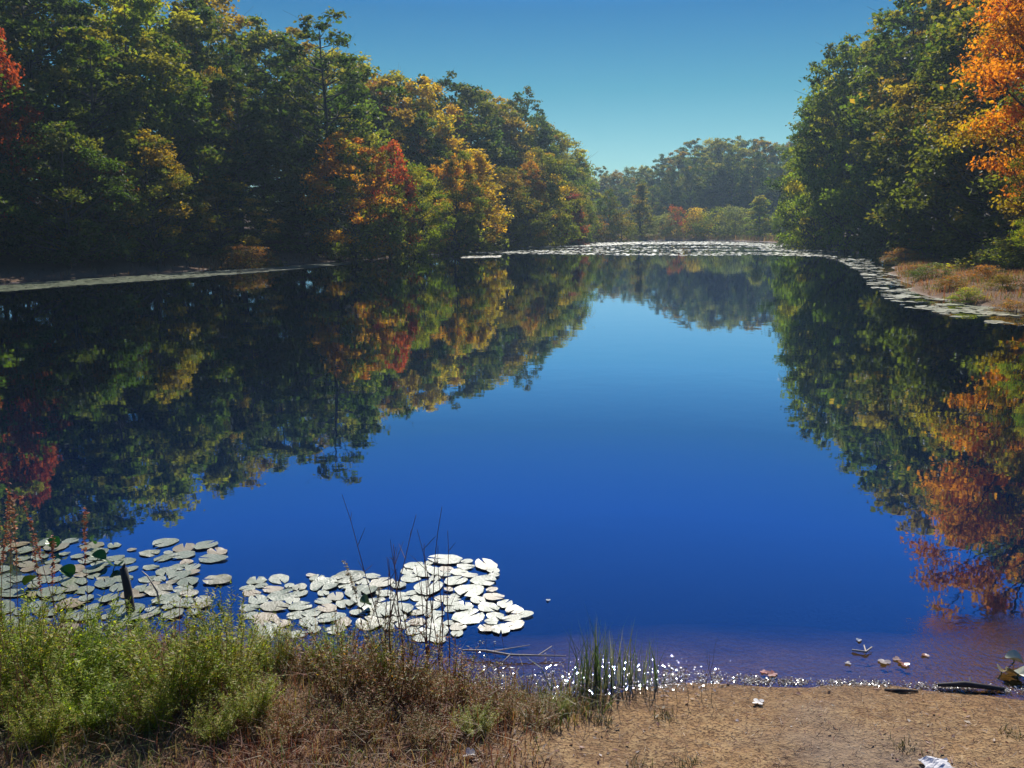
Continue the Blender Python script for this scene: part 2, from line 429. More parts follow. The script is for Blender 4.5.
for s in range(4): proto('shore', 300 + s, 11, 4.2, .04, 75, 14000, .27, 'round', .22, .04)
for s in range(3): proto('cone', 400 + s, 9, 2.4, .05, 60, 7000, .24, 'cone', .3)
for s in range(3): proto('shrub', 500 + s, 3, 2.0, .02, 34, 4200, .15, 'dome', .34)
for s in range(2): proto('airy', 600 + s, 18, 4.4, .34, 58, 5200, .36, 'round', .19, .02)
for s in range(2): proto('near', 700 + s, 15, 5.6, .10, 120, 46000, .17, 'round', .17, .03)
proto('spray', 800, 14, 5.2, .12, 110, 26000, .15, 'round', .13, .03)

COL = {  # green, autumn, how far turned, word
    'deep': ((.040, .070, .014), (.09, .10, .02), .32, 'dark green'),
    'green': ((.065, .105, .016), (.17, .17, .025), .34, 'mid-green'),
    'lime': ((.12, .17, .018), (.25, .24, .025), .42, 'yellow-green'),
    'olive': ((.085, .105, .018), (.20, .145, .022), .46, 'olive and brown'),
    'gold': ((.12, .14, .018), (.34, .24, .02), .55, 'gold-tinged'),
    'rust': ((.09, .09, .02), (.22, .10, .025), .52, 'rust-tinged'),
    'orange': ((.11, .14, .018), (.34, .17, .02), .50, 'orange-topped'),
    'red': ((.10, .12, .02), (.28, .06, .028), .50, 'red-topped'),
    'blaze': ((.20, .16, .015), (.38, .145, .014), .60, 'bright orange'),
    'silver': ((.10, .13, .06), (.17, .19, .10), .5, 'pale grey-green'),
}
def plant_tree(name, key, x, y, ztop, colk, label, group=None, cat='tree', wide=1.0, idx=None, rot=None, sink=.15, turn=None):
    tm, cm, H = PR[key][(idx if idx is not None else int(rng.integers(0, 99))) % len(PR[key])]
    zb = hz(x, y) - sink
    s = max(.12, (ztop - zb) / H)
    e = link(name, None, None, (x, y, zb)); e.rotation_euler = (0, 0, rot if rot is not None else rng.uniform(0, 6.28))
    ws = s * wide * rng.uniform(.92, 1.08)
    e.scale = (ws, ws, s)
    link('trunk', tm, e)
    c = link('crown', cm, e)
    ca, cb_, tu, wd = COL[colk]
    j = rng.uniform(.85, 1.18)
    c['leaf_green'] = [v * j for v in ca]; c['leaf_autumn'] = [v * j for v in cb_]; c['turned'] = float((turn if turn is not None else tu) + rng.uniform(-.06, .06))
    tag(e, label, cat, group)
    return e
def skyline(px, pts): return float(np.interp(px, [p[0] for p in pts], [p[1] for p in pts]))
SHORE_L = [(-300, 30), (0, 39), (100, 44), (200, 51), (290, 60), (340, 66), (400, 75), (470, 98), (520, 118), (560, 138), (600, 160)]
SKY_L = [(-300, -160), (-100, -120), (0, -70), (100, -30), (180, -12), (225, 4), (260, 22), (300, 40), (345, 56), (375, 78), (440, 84), (500, 98), (540, 118), (575, 140), (600, 165)]
def where_left(px):
    return ('past the left edge' if px < 0 else 'far left end' if px < 90 else 'left of the rusty mound' if px < 210 else
            'behind the rusty mound' if px < 290 else 'left of the orange maple' if px < 340 else 'behind the orange maple' if px < 420 else
            'middle of left bank' if px < 500 else 'near left bank tip' if px < 560 else 'at left bank tip')
GL = 'trees of the left bank wood'
# rows of the left bank: offset from the shore, tree top as a share between shore and skyline
rows = [(4, .52, 'low front row'), (11, .80, 'second row'), (20, .99, 'tall row on the skyline'), (32, .97, 'rearmost row')]
for ri, (off, frac, rowname) in enumerate(rows):
    px = -230 + ri * 23
    while px < 574:
        ys = float(np.interp(px, [a for a, b in SHORE_L], [b for a, b in SHORE_L]))
        y = ys + off * (1 if px > 60 else .8) * rng.uniform(.85, 1.15)
        sky_y = skyline(px, SKY_L); sh_y = 384 - FOC * math.tan(PITCH - math.atan(EYE / ys))
        ytop = sh_y + (sky_y - sh_y) * frac * rng.uniform(.90, 1.05) if ri < 2 else sky_y + rng.uniform(-9, 8)
        zt = top_z(y, ytop)
        x = col_x(px, y, 6)
        if ri == 0: key = 'shore'
        else: key = ['oak', 'oak', 'oak', 'tall'][int(rng.integers(0, 4))]
        pal = (['deep', 'deep', 'green', 'olive', 'deep', 'green'] if px < 340 else ['green', 'olive', 'deep', 'olive', 'green', 'lime']) if ri < 2 else \
              (['green', 'lime', 'deep', 'olive', 'green', 'lime'] if px < 350 else ['olive', 'deep', 'green', 'olive', 'lime', 'green', 'gold'])
        ck = pal[int(rng.integers(0, len(pal)))]
        skip = (ri == 0 and (300 < px < 560)) or (ri < 2 and -50 < px < 45)
        ty = y - 54; skip = skip or (0 < ty < 19 and abs(x + 17 - ty * math.tan(R(SUN_AZ))) < 3.0)
        if not skip:
            plant_tree('broadleaf_tree', key, x, y, zt, ck, f'{COL[ck][3]} tree, {rowname}, {where_left(px)}', GL, wide=1.05 if key != 'shore' else 1.1)
        px += (4.4 if ri else 4.0) / ys * FOC * rng.uniform(.85, 1.15)
UL = ['', 'first', 'second', 'third']
# undergrowth that closes the wood near the ground
for off, hgt_, step in ((7, 5.5, 5.0), (16, 6.5, 5.5), (27, 8.0, 6.0)):
    px = -120 + off * 3
    while px < 590:
        ys = float(np.interp(px, [a for a, b in SHORE_L], [b for a, b in SHORE_L])); y = ys + off; x = col_x(px, y, 4)
        ty = y - 54
        if not (0 < ty < 12 and abs(x + 17 - ty * math.tan(R(SUN_AZ))) < 3.0):
            ck = ['deep', 'deep', 'green', 'olive'][int(rng.integers(0, 4))]
            plant_tree('young_tree', 'shore', x, y, hz(x, y) + hgt_ * rng.uniform(.8, 1.2), ck, f'{COL[ck][3]} low tree, {UL[(off + 6) // 10]} undergrowth line, {where_left(px)}', 'undergrowth of the left bank wood', wide=1.35)
        px += step / ys * FOC
# singled-out trees of the left bank: px, distance, top, kind, colour
spec = [
    ('maple_tree', 'shore', 352, 66, 134, 'orange', 'orange and gold maple leaning over the water on the left bank', .95, .46),
    ('maple_tree', 'shore', 388, 70, 143, 'red', 'crimson-topped maple touching the orange one on the left bank', .6, .50),
    ('broadleaf_tree', 'shore', 415, 73, 165, 'lime', 'bright yellow-green tree just right of the crimson maple', .8, .45),
    ('maple_tree', 'shore', 455, 84, 153, 'orange', 'orange-crowned maple in front of the middle of the left bank wood', .85, .38),
    ('broadleaf_tree', 'cone', 480, 92, 152, 'gold', 'slim pale gold tree beside the orange-crowned maple', 1.2, .6),
    ('broadleaf_tree', 'shore', 508, 104, 168, 'olive', 'olive low tree between two orange maples on the left bank', .9, .5),
    ('maple_tree', 'shore', 545, 118, 150, 'gold', 'broad gold and orange tree near the far tip of the left bank', .85, .36),
    ('maple_tree', 'shore', 528, 112, 163, 'orange', 'small orange maple tucked left of the broad gold tree', .65, .5),
    ('broadleaf_tree', 'shore', 566, 132, 182, 'olive', 'low olive tree right of the broad gold tree', .9, .5),
    ('maple_tree', 'cone', 572, 128, 195, 'red', 'small red maple low at the tip of the left bank', 1.2, .7),
    ('broadleaf_tree', 'shore', 580, 140, 188, 'lime', 'rounded light green tree ending the left bank', .9, .4),
    ('broadleaf_tree', 'airy', 330, 72, 14, 'deep', 'sparse dark tree standing above the skyline of the left bank', 1.1, .2),
    ('broadleaf_tree', 'airy', 522, 140, 90, 'deep', 'thin bare-topped tree poking out of the left bank skyline', .9, .2),
    ('maple_tree', 'oak', -4, 47, 22, 'red', 'scarlet maple at the upper left corner', .62, .8),
    ('broadleaf_tree', 'oak', -8, 58, -10, 'gold', 'golden tree just behind the scarlet maple', .6, .6),
    ('broadleaf_tree', 'shore', 95, 50, 150, 'rust', 'dim rust-brown tree in the shade left of the grass mound', .9, .45),
    ('broadleaf_tree', 'oak', 222, 66, 66, 'olive', 'slightly yellowing tree high on the left bank above the grass mound', .45, .5),
    ('maple_tree', 'oak', 385, 96, 84, 'rust', 'russet tree on the skyline above the crimson maple', .7, .5),
    ('maple_tree', 'oak', 455, 112, 108, 'rust', 'rust-red tree on the slope above the orange-crowned maple', .5, .55),
]
for nm, key, px, y, yt, ck, lab, wd, tu in spec:
    plant_tree(nm, key, col_x(px, y, 6), y, top_z(y, yt), ck, lab, GL if nm == 'broadleaf_tree' else 'autumn maples of the left bank', wide=wd, turn=tu)
# far end
SKY_F = [(585, 172), (620, 170), (640, 162), (660, 152), (690, 142), (720, 132), (750, 132), (775, 138), (800, 140), (830, 138)]
GF = 'trees of the wood across the far end'
def where_far(px):
    return 'in the skyline notch' if px < 640 else 'left of tallest crowns' if px < 690 else 'among tallest crowns' if px < 750 else 'behind the right bank'
for ri, (y0, dy, nm_) in enumerate([(226, 0, 'front'), (248, 0, 'middle'), (276, 0, 'back')]):
    px = 572 + ri * 7
    while px < 850:
        y = y0 + rng.uniform(-6, 6) - (px - 700) * .12
        yt = skyline(px, SKY_F) + (24 if ri == 0 else 9 if ri == 1 else 0) + rng.uniform(-6, 10)
        ck = ['green', 'deep', 'olive', 'deep', 'green', 'lime', 'green'][int(rng.integers(0, 7))]
        key = 'tall' if rng.uniform() < .6 else 'oak'
        plant_tree('broadleaf_tree', key, col_x(px, y, 8), y, top_z(y, yt), ck, f'{COL[ck][3]} tree, {nm_} row of far wood, {where_far(px)}', GF, wide=.85)
        px += 5.2 / y * FOC * rng.uniform(.8, 1.2)
for y0, hgt_ in ((231, 10.0), (243, 12.0), (262, 15.0)):
    px = 580 + (y0 % 7) * 2; dist_w = 'nearest' if y0 < 235 else 'middle' if y0 < 250 else 'farthest'
    while px < 840:
        ck = ['green', 'deep', 'olive'][int(rng.integers(0, 3))]; x = col_x(px, y0, 6)
        plant_tree('young_tree', 'shore', x, y0, hz(x, y0) + hgt_ * rng.uniform(.75, 1.2), ck, f'{COL[ck][3]} low tree, {dist_w} understorey, {where_far(px)}', 'understorey of the far wood', wide=1.1)
        px += 7.0 / y0 * FOC
for px, y, yt, ck, key, lab, wd in [
    (640, 178, 183, 'olive', 'cone', 'brownish-green cone-shaped tree left of the far marsh', 1.2),
    (607, 165, 190, 'green', 'shore', 'mid-green tree beside the cone-shaped one at the far shore', .8),
    (622, 160, 212, 'olive', 'shrub', 'dark rounded bush at the water edge of the far left corner', .8),
    (758, 168, 196, 'lime', 'cone', 'yellow-green pointed sapling at the right end of the far marsh', 1.5),
    (735, 176, 208, 'silver', 'shrub', 'pale grey-green bush left of the pointed sapling', 1.0),
    (715, 180, 210, 'lime', 'shrub', 'light green bush in the middle of the far marsh edge', 1.1),
    (696, 184, 209, 'gold', 'shrub', 'golden bush behind the far marsh', .9),
    (677, 182, 208, 'red', 'shrub', 'small red bush behind the far marsh', .6),
    (662, 180, 215, 'silver', 'shrub', 'silvery low bush near the red one at the far marsh', 1.2),
    (780, 160, 205, 'green', 'shore', 'round green tree where the far marsh meets the right bank', .7),
    (592, 152, 214, 'rust', 'shrub', 'rust-coloured bush under the tip of the left bank', 1.1),
    (576, 142, 218, 'lime', 'shrub', 'light green bush under the tip of the left bank', 1.1)]:
    plant_tree('bush' if key == 'shrub' else 'young_tree', key, col_x(px, y, 2), y, top_z(y, yt), ck, lab, cat='bush' if key == 'shrub' else 'tree', wide=wd)
# right bank
SHORE_R = [(790, 112), (850, 92), (900, 74), (950, 60), (1000, 52), (1100, 42), (1300, 34), (1500, 26)]
SKY_R = [(775, 146), (795, 130), (815, 108), (835, 72), (855, 42), (875, 22), (900, -8), (950, -60), (1024, -100), (1500, -250)]
GR = 'trees of the right bank wood'
for ri, (off, frac, rowname) in enumerate([(3, .6, 'low front row'), (11, .86, 'second row'), (20, 1.0, 'skyline row'), (32, 1.0, 'rearmost row')]):
    px = 800 + ri * 14
    while px < 1420:
        ys = float(np.interp(px, [a for a, b in SHORE_R], [b for a, b in SHORE_R]))
        y = ys + off * rng.uniform(.85, 1.15)
        sky_y = skyline(px, SKY_R); sh_y = 240
        ytop = sh_y + (sky_y - sh_y) * frac * rng.uniform(.93, 1.03) if ri < 2 else sky_y + rng.uniform(4, 26)
        if ri == 0 and px < 880: px += 24; continue
        key = 'shore' if ri == 0 else ['oak', 'oak', 'tall'][int(rng.integers(0, 3))]
        ck = ['deep', 'green', 'deep', 'olive', 'green'][int(rng.integers(0, 5))]
        wh = 'behind the ragged oak' if px < 870 else 'above the grassy point' if px < 960 else 'behind the orange maple' if px < 1040 else 'past the right edge'
        zt = min(top_z(y, ytop), hz(col_x(px, y, 6), y) + 27)
        plant_tree('broadleaf_tree', key, col_x(px, y, 6), y, zt, ck, f'{COL[ck][3]} tree, right bank {rowname}, {wh}', GR)
        px += 4.6 / ys * FOC * rng.uniform(.85, 1.15)
for nm, key, px, y, yt, ck, lab, wd, tu in [
    ('oak_tree', 'shore', 822, 101, 112, 'lime', 'yellow-green oak at the left end of the right bank', .66, .5),
    ('oak_tree', 'shore', 797, 114, 168, 'green', 'small rounded oak farthest left on the right bank', .6, .4),
    ('oak_tree', 'shore', 868, 88, 105, 'lime', 'light green oak leaning out before the dark right bank wood', .8, .35),
    ('oak_tree', 'oak', 846, 93, 44, 'lime', 'tall ragged oak with a dark trunk on the right bank', .85, .3),
    ('broadleaf_tree', 'airy', 832, 97, 40, 'deep', 'open dark crown jutting left from the right bank skyline', .8, .2),
    ('broadleaf_tree', 'airy', 905, 80, -15, 'green', 'open green crown reaching the top of the picture on the right bank', .9, .3),
    ('broadleaf_tree', 'shrub', 812, 104, 214, 'deep', 'dark bush at the foot of the yellow-green oak', 1.0, .2),
    ('maple_tree', 'near', 1098, 36, -190, 'blaze', 'bright orange maple overhanging the right edge', .80, .72),
    ('maple_tree', 'spray', 1105, 31, 40, 'gold', 'yellow-leaved lower tree with drooping branches at the right edge', .8, .55),
    ('broadleaf_tree', 'spray', 1085, 27, 150, 'lime', 'lime green sapling leaning in at the right edge', .8, .5)]:
    plant_tree('bush' if key == 'shrub' else nm, key, col_x(px, y, 6), y, top_z(y, yt), ck, lab, cat='bush' if key == 'shrub' else 'tree', wide=wd, turn=tu, idx=0, rot=.6)

# bushes on the low grassy point
for px, py, h, ck, lab in [(232, 262, 1.1, 'rust', 'low rusty bush forming the left half of the grass mound'), (252, 262.5, 1.5, 'rust', 'taller rust-brown bush in the middle of the grass mound'), (270, 262, .9, 'rust', 'small rust bush at the right end of the grass mound'), (950, 282, .5, 'rust', 'rusty bush in the middle of the grassy point'), (968, 288, .45, 'lime', 'yellow-green bush right of the middle of the grassy point'),
                           (932, 272, .65, 'green', 'green bush at the back left of the grassy point'), (1003, 284, .5, 'olive', 'olive-brown bush near the right edge of the grassy point'),
                           (985, 276, .6, 'rust', 'tallest rusty bush at the back of the grassy point'), (915, 268, .45, 'rust', 'small rusty bush at the tip of the grassy point'),
                           (1018, 296, .5, 'rust', 'rusty bush by the pads at the right frame edge'), (1012, 268, 1.6, 'lime', 'light green sapling behind the olive-brown bush'), (905, 258, 1.0, 'rust', 'dim rusty bush in the shade behind the grassy point')]:
    x, y = W(px, py, .3 if px < 500 else .5); x, y = float(x), float(y); zz_ = hz(x, y)
    plant_tree('bush', 'shrub', x, y, zz_ + h, ck, lab, cat='bush', wide=1.9, sink=.05)

# ------------------------------------------------------------------ grasses and litter (numpy blades)
def jitter(cols, n, rg, amt=.25):
    cols = np.asarray(cols, float); c = cols[rg.integers(0, len(cols), n)]
    return np.clip(c * rg.uniform(1 - amt, 1 + amt, (n, 1)) * rg.uniform(.92, 1.08, (n, 3)), 0, 1)
def blades(x, y, z, h, wd, lean, cols, rg, droop=.3):
    n = len(x); az = rg.uniform(0, 6.28, n)
    d = np.stack([np.cos(az), np.sin(az), np.zeros(n)], 1)
    s = np.stack([-np.sin(az + rg.normal(0, .6, n)), np.cos(az), np.zeros(n)], 1) * wd[:, None]
    b = np.stack([x, y, z], 1); ln = lean[:, None]; hh = h[:, None]; up = np.array([0, 0, 1.])
    mid = b + up * hh * .55 + d * hh * ln * .35
    tip = b + up * hh * (1 - droop * ln) + d * hh * ln
    V = np.stack([b - s, b + s, mid + s * .75, mid - s * .75, tip], 1).reshape(-1, 3)
    i = np.arange(n) * 5
    return V, np.stack([i, i + 1, i + 2, i + 3], 1), np.stack([i + 3, i + 2, i + 4], 1), cols
def blade_obj(name, parts, mat, kind='stuff', **kw):
    a = Acc()
    for V, Q_, T_, c_ in parts: a.add(V, Q_, col=c_); a.F.setdefault(3, []).append(T_ + a.n - len(V)); a.A.setdefault(3, []).append(c_)
    return link(name, a.mesh(name, mat), **kw)
def scatter(n, x0, x1, y0, y1, cond, rg):
    x = rg.uniform(x0, x1, n); y = rg.uniform(y0, y1, n); k = cond(x, y); return x[k], y[k]
rg = np.random.default_rng(77)
RED = [(.20, .07, .045), (.24, .10, .05), (.15, .06, .04)]
TAN = [(.30, .21, .12), (.36, .27, .17), (.24, .16, .09)]
GRN = [(.09, .13, .025), (.13, .17, .035), (.07, .10, .02)]
OLV = [(.15, .15, .045), (.20, .17, .05)]
# foreground bank
parts = []
def edge(x, y):  # grass thins out towards the beach on the right
    return x < .45 + .35 * wob(x, y, 2.5) - (y - 3.2) * .15
x, y = scatter(70000, -4.6, 1.2, 1.7, 5.6, lambda x, y: (sdist(x, y) > -.03) & edge(x, y) & (wob(x, y, 3.1, 3) + rng.uniform(-.9, .9, len(x)) > -.55), rg)
z = height(x, y); n = len(x)
pal = jitter(RED + TAN + TAN + OLV, n, rg)
grp = wob(x, y, 2.0, 5) + rg.normal(0, .4, n)
g_ = jitter(GRN + OLV, n, rg); pal[grp > .35] = g_[grp > .35]
r2 = jitter(RED, n, rg); pal[grp < -.55] = r2[grp < -.55]
parts.append(blades(x, y, z, (rg.gamma(3, .026, n) + .015) * np.clip(.8 - x * .1 - (3.6 - y) * .25, .35, 1.1), rg.uniform(.0014, .0032, n), rg.uniform(.1, 1.4, n), pal, rg))
tag(blade_obj('grass', parts, M_grass), 'mixed red, tan and green grass on the near bank', 'grass', kind='stuff')
# fallen straw and leaves on the near ground
def litter(name, x, y, z, ln, wd, cols, rg, mat, lift=.006, tilt=.25):
    n = len(x); az = rg.uniform(0, 6.28, n); ti = rg.normal(0, tilt, n)
    a = np.stack([np.cos(az) * np.cos(ti), np.sin(az) * np.cos(ti), np.sin(ti)], 1) * ln[:, None] * .5
    b = np.stack([-np.sin(az), np.cos(az), rg.normal(0, tilt, n)], 1) * wd[:, None] * .5
    c = np.stack([x, y, z + lift + np.abs(a[:, 2])], 1)
    V = np.stack([c - a, c - a * .2 + b + [0, 0, .001], c + a, c - a * .2 - b + [0, 0, .001]], 1).reshape(-1, 3)
    return link(name, mesh_np(name, V, np.arange(n * 4).reshape(-1, 4), mat, [('tint', 'FACE', cols)]))
x, y = scatter(46000, -4.2, 4.4, 1.6, 5.6, lambda x, y: sdist(x, y) > .05, rg); n = len(x)
tag(litter('dry_straw', x, y, height(x, y), rg.uniform(.015, .07, n), rg.uniform(.0012, .0035, n), jitter([(.34, .19, .09), (.28, .14, .07), (.42, .27, .14)] + RED + [(.55, .46, .34), (.06, .035, .02), (.04, .03, .02)], n, rg), rg, M_dry),
    'loose straw and pine needles strewn over the near ground', 'straw', kind='stuff')
x, y = scatter(11000, -4.2, 4.4, 1.6, 5.6, lambda x, y: (sdist(x, y) > .02) & (rng.uniform(0, 1, len(x)) < np.clip(.8 - x * .6, .38, 1) * np.clip(.5 + wob(x, y, 2.7, 7), .15, 1)), rg); n = len(x)
tag(litter('fallen_leaves', x, y, height(x, y), rg.uniform(.012, .042, n), rg.uniform(.006, .020, n), jitter(RED + RED + TAN + [(.30, .2, .15), (.2, .10, .08), (.45, .38, .34), (.08, .05, .04)], n, rg), rg, M_dry, .004, .3),
    'dry fallen leaves scattered over the near bank', 'leaves', kind='stuff')
# bright wet litter and glitter at the water's edge, pale flakes coloured as sun glints
m_wet = tint_material('wet litter and glitter', .16, .1, 1.0)  # shared by the drifting leaves and the flakes that imitate glitter
s_ = rg.uniform(0, 1, 14000); px = 470 + s_ * 600
yb = np.interp(px, [470, 560, 620, 690, 740, 800, 880, 960, 1070], [680, 686, 685, 682, 681, 683, 685, 689, 694])
spread_ = np.interp(px, [470, 560, 700, 760, 1070], [19, 17, 10, 3.2, 3.2])
dens = np.interp(px, [470, 500, 720, 760, 1070], [.35, .8, 1, .6, .65])
py = yb + rg.normal(0, 1, len(px)) * spread_ * .6 - spread_ * .2
k = rg.uniform(0, 1, len(px)) < dens * np.clip(.55 + .6 * np.sin(px * .11) * np.sin(px * .043 + 1) + .3 * np.sin(px * .37), .12, 1); px = px[k]; py = py[k]
x, y = W(px, py); n = len(x)
z = np.maximum(height(x, y), 0)
tag(litter('glitter_flakes', x, y, z, rg.uniform(.004, .020, n), rg.uniform(.003, .010, n), jitter([(.5, .47, .42), (.62, .6, .56), (.22, .16, .11), (.14, .10, .07), (.3, .22, .16)], n, rg), rg, m_wet, .003, .2),
    'wet leaf bits, the pale ones standing in for sun glitter, along the water line', 'glitter flakes', kind='stuff')
# right bank grass, far marsh grass, left mound
RUST = [(.38, .15, .06), (.42, .20, .08), (.28, .11, .05), (.42, .28, .13)]
def far_grass(name, n, box, cond, h, wd, cols, label, tufts=None):
    x, y = scatter(n, *box, cond, rg)
    if tufts:
        x = x + 0; k = wob(x, y, tufts, 4) + rg.normal(0, .25, len(x)) > -.2; x, y = x[k], y[k]
    n = len(x); hh = rg.uniform(*h, n) * (1 + .5 * wob(x, y, .9, 6))
    P_ = blades(x, y, height(x, y) - .02, hh, rg.uniform(wd * .6, wd * 1.3, n), rg.uniform(.05, .7, n), cols(x, y, n), rg)
    tag(blade_obj(name, [P_], M_grass), label, 'grass', kind='stuff')
def rc(x, y, n):
    c = jitter(RUST * 4 + TAN, n, rg); g = jitter(GRN + OLV + [(.22, .22, .06)], n, rg)
    k = wob(x, y, .8, 2) + rg.normal(0, .35, n) > .42; c[k] = g[k]; return c
far_grass('bank_grass', 60000, (12, 40, 22, 62), lambda x, y: (sdist(x, y) > .0) & (sdist(x, y) < 14), (.08, .36), .012, rc, 'rust and green grass covering the low point on the right bank', 1.3)
far_grass('marsh_grass', 26000, (8, 75, 120, 190), lambda x, y: (sdist(x, y) > .2) & (sdist(x, y) < 16) & (x > 8), (.3, 1.1), .05, lambda x, y, n: jitter([(.34, .21, .11), (.40, .29, .15), (.30, .17, .10), (.24, .24, .08)], n, rg), 'tan and reddish marsh grass along the far shore')
far_grass('mound_grass', 9000, (-22, -13, 48, 60), lambda x, y: (sdist(x, y) > -.2) & (np.hypot((x + 17.3) / 3.4, (y - 55.5) / 3) < 1), (.15, .5), .02, lambda x, y, n: jitter(RUST + [(.45, .22, .10)], n, rg), 'rusty mound of dry grass at the left shore')
far_grass('shore_grass', 24000, (-45, 8, 30, 140), lambda x, y: (sdist(x, y) > -.1) & (sdist(x, y) < 2.5) & (x < 5) & (y > 30), (.15, .5), .025, lambda x, y, n: jitter([(.16, .08, .045), (.10, .08, .035), (.2, .12, .06)], n, rg), 'dark dry grass fringing the left shore')

# ------------------------------------------------------------------ lily pads
def pad_mesh(seed, seg=22):
    rg = np.random.default_rng(seed); V = [(0, 0, .002)]; notch = R(9)
    ph = rg.uniform(0, 6.28, 3); e = rg.uniform(.8, 1.0)
    for ring in (.45, .8, 1.0):
        for i in range(seg + 1):
            th = notch + (2 * math.pi - 2 * notch) * i / seg
            r = ring * (1 + .05 * math.sin(3 * th + ph[0]) + .03 * math.sin(7 * th + ph[1]) + (0 if ring < 1 else rg.uniform(-.05, .03)))
            zz = .004 + (1.7 if seed in (1, 3) else .7) * (.02 * math.sin(2 * th + ph[1]) + .018 * math.sin(5 * th + ph[2])) * ring ** 3 + (.008 if ring == 1 else 0)
            V.append((r * math.cos(th), r * math.sin(th) * e, zz))
    T_ = [(0, 1 + i, 2 + i) for i in range(seg)]; Q_ = []
    for k in range(2):
        o = 1 + k * (seg + 1)
        Q_ += [(o + i, o + seg + 1 + i, o + seg + 2 + i, o + 1 + i) for i in range(seg)]
    return np.array(V), np.array(T_), np.array(Q_)
m, t, out = newmat('lily pad')
tc = N(t, 'ShaderNodeTexCoord'); oi = N(t, 'ShaderNodeObjectInfo')
no = noise(5, 4, .6)
vo = N(t, 'ShaderNodeTexWave', wave_type='RINGS', rings_direction='Z'); vo.inputs['Scale'].default_value = .4; vo.inputs['Distortion'].default_value = 5; L(t, tc.outputs['Object'], vo.inputs[0])
c = mixc(t, ramp(no, .35, .7), (.10, .16, .05), (.31, .32, .21)); c = mixc(t, mth(t, 'MULTIPLY', ramp(oi.outputs['Random'], .6, .9), .7), c, (.33, .21, .07))
c = mixc(t, mth(t, 'MULTIPLY', ramp(noise(22, 2, .6), .60, .66), .7), c, (.10, .06, .03))
p = N(t, 'ShaderNodeBsdfPrincipled'); L(t, c, p.inputs['Base Color']); p.inputs['Roughness'].default_value = .46; p.inputs['Specular IOR Level'].default_value = 1.0; p.inputs['Coat Weight'].default_value = .55; p.inputs['Coat Roughness'].default_value = .22
bu = N(t, 'ShaderNodeBump'); bu.inputs['Distance'].default_value = .03; bu.inputs['Strength'].default_value = .3
L(t, no, bu.inputs['Height']); L(t, bu.outputs[0], p.inputs['Normal']); L(t, p.outputs[0], out.inputs[0])
M_pad = m
pads = []
for s in range(5):
    V, T_, Q_ = pad_mesh(s); pads.append(mesh_np('lily_pad', V, [T_, Q_], M_pad, None, True))
def put_pad(x, y, r, label, group, z=0.0, tilt=.025):
    o = link('lily_pad', pads[int(rng.integers(0, 5))], None, (x, y, .004 + z))
    o.scale = (r * rng.uniform(.88, 1.08), r * rng.uniform(.88, 1.05), r); o.rotation_euler = (rng.normal(0, tilt), rng.normal(0, tilt), rng.uniform(0, 6.28))
    return tag(o, label, 'lily pad', group)
ORD = 'first second third fourth fifth sixth seventh eighth ninth tenth eleventh twelfth thirteenth fourteenth fifteenth sixteenth seventeenth eighteenth nineteenth twentieth'.split()
def SUF(n): return ('th', 'st', 'nd', 'rd')[n % 10] if n % 10 < 4 and n % 100 not in (11, 12, 13) else 'th'
def ordinal(n): return ORD[n] if n < 20 else f'{n + 1}{SUF((n + 1))}'
def cluster(ellipses, n, rmin, rmax, word, where, group, md=.8):
    placed = []; tries = 0; wts = np.array([e[2] * e[3] for e in ellipses]); wts = wts / wts.sum()
    while len(placed) < n and tries < n * 80:
        tries += 1
        e = ellipses[int(rng.choice(len(ellipses), p=wts))]
        th = rng.uniform(0, 6.28); q = math.sqrt(rng.uniform())
        x, y = W(e[0] + e[2] * q * math.cos(th), e[1] + e[3] * q * math.sin(th)); x = float(x); y = float(y)
        if sdist([x], [y])[0] > -.05: continue
        r = rng.uniform(rmin, rmax) * (.75 if rng.uniform() < .2 else 1)
        if any(math.hypot(x - a, y - b) < md * (r + c_) for a, b, c_ in placed): continue
        placed.append((x, y, r))
    # rows from the open water towards the bank, each counted from the left
    pl = sorted(placed, key=lambda q: -q[1]); per = 12
    for k in range(0, len(pl), per):
        for i, (x, y, r) in enumerate(sorted(pl[k:k + per], key=lambda q: q[0] / q[1])):
            put_pad(x, y, r, f'{word} lily pad, {ordinal(i)} from the left in the {ordinal(k // per)} row {where}', group, z=.0016 * ((i * 7 + k) % 6))
    return len(placed)
n1_ = cluster([(450, 575, 45, 16), (360, 592, 48, 16), (425, 595, 70, 20), (495, 618, 33, 14), (270, 592, 34, 13), (300, 620, 45, 18), (390, 618, 40, 14), (430, 630, 30, 10), (317, 580, 12, 5), (262, 612, 14, 10)], 118, .055, .13,
              'white', 'of the middle cluster', 'lily pads of the middle cluster', .74)
n2_ = cluster([(60, 552, 75, 11), (190, 553, 45, 12), (100, 575, 110, 14), (30, 590, 40, 25), (120, 600, 70, 20), (175, 598, 34, 22), (185, 578, 36, 8), (60, 620, 60, 16)], 110, .05, .122,
              'silvery', 'around the stake', 'lily pads of the left cluster', .68)
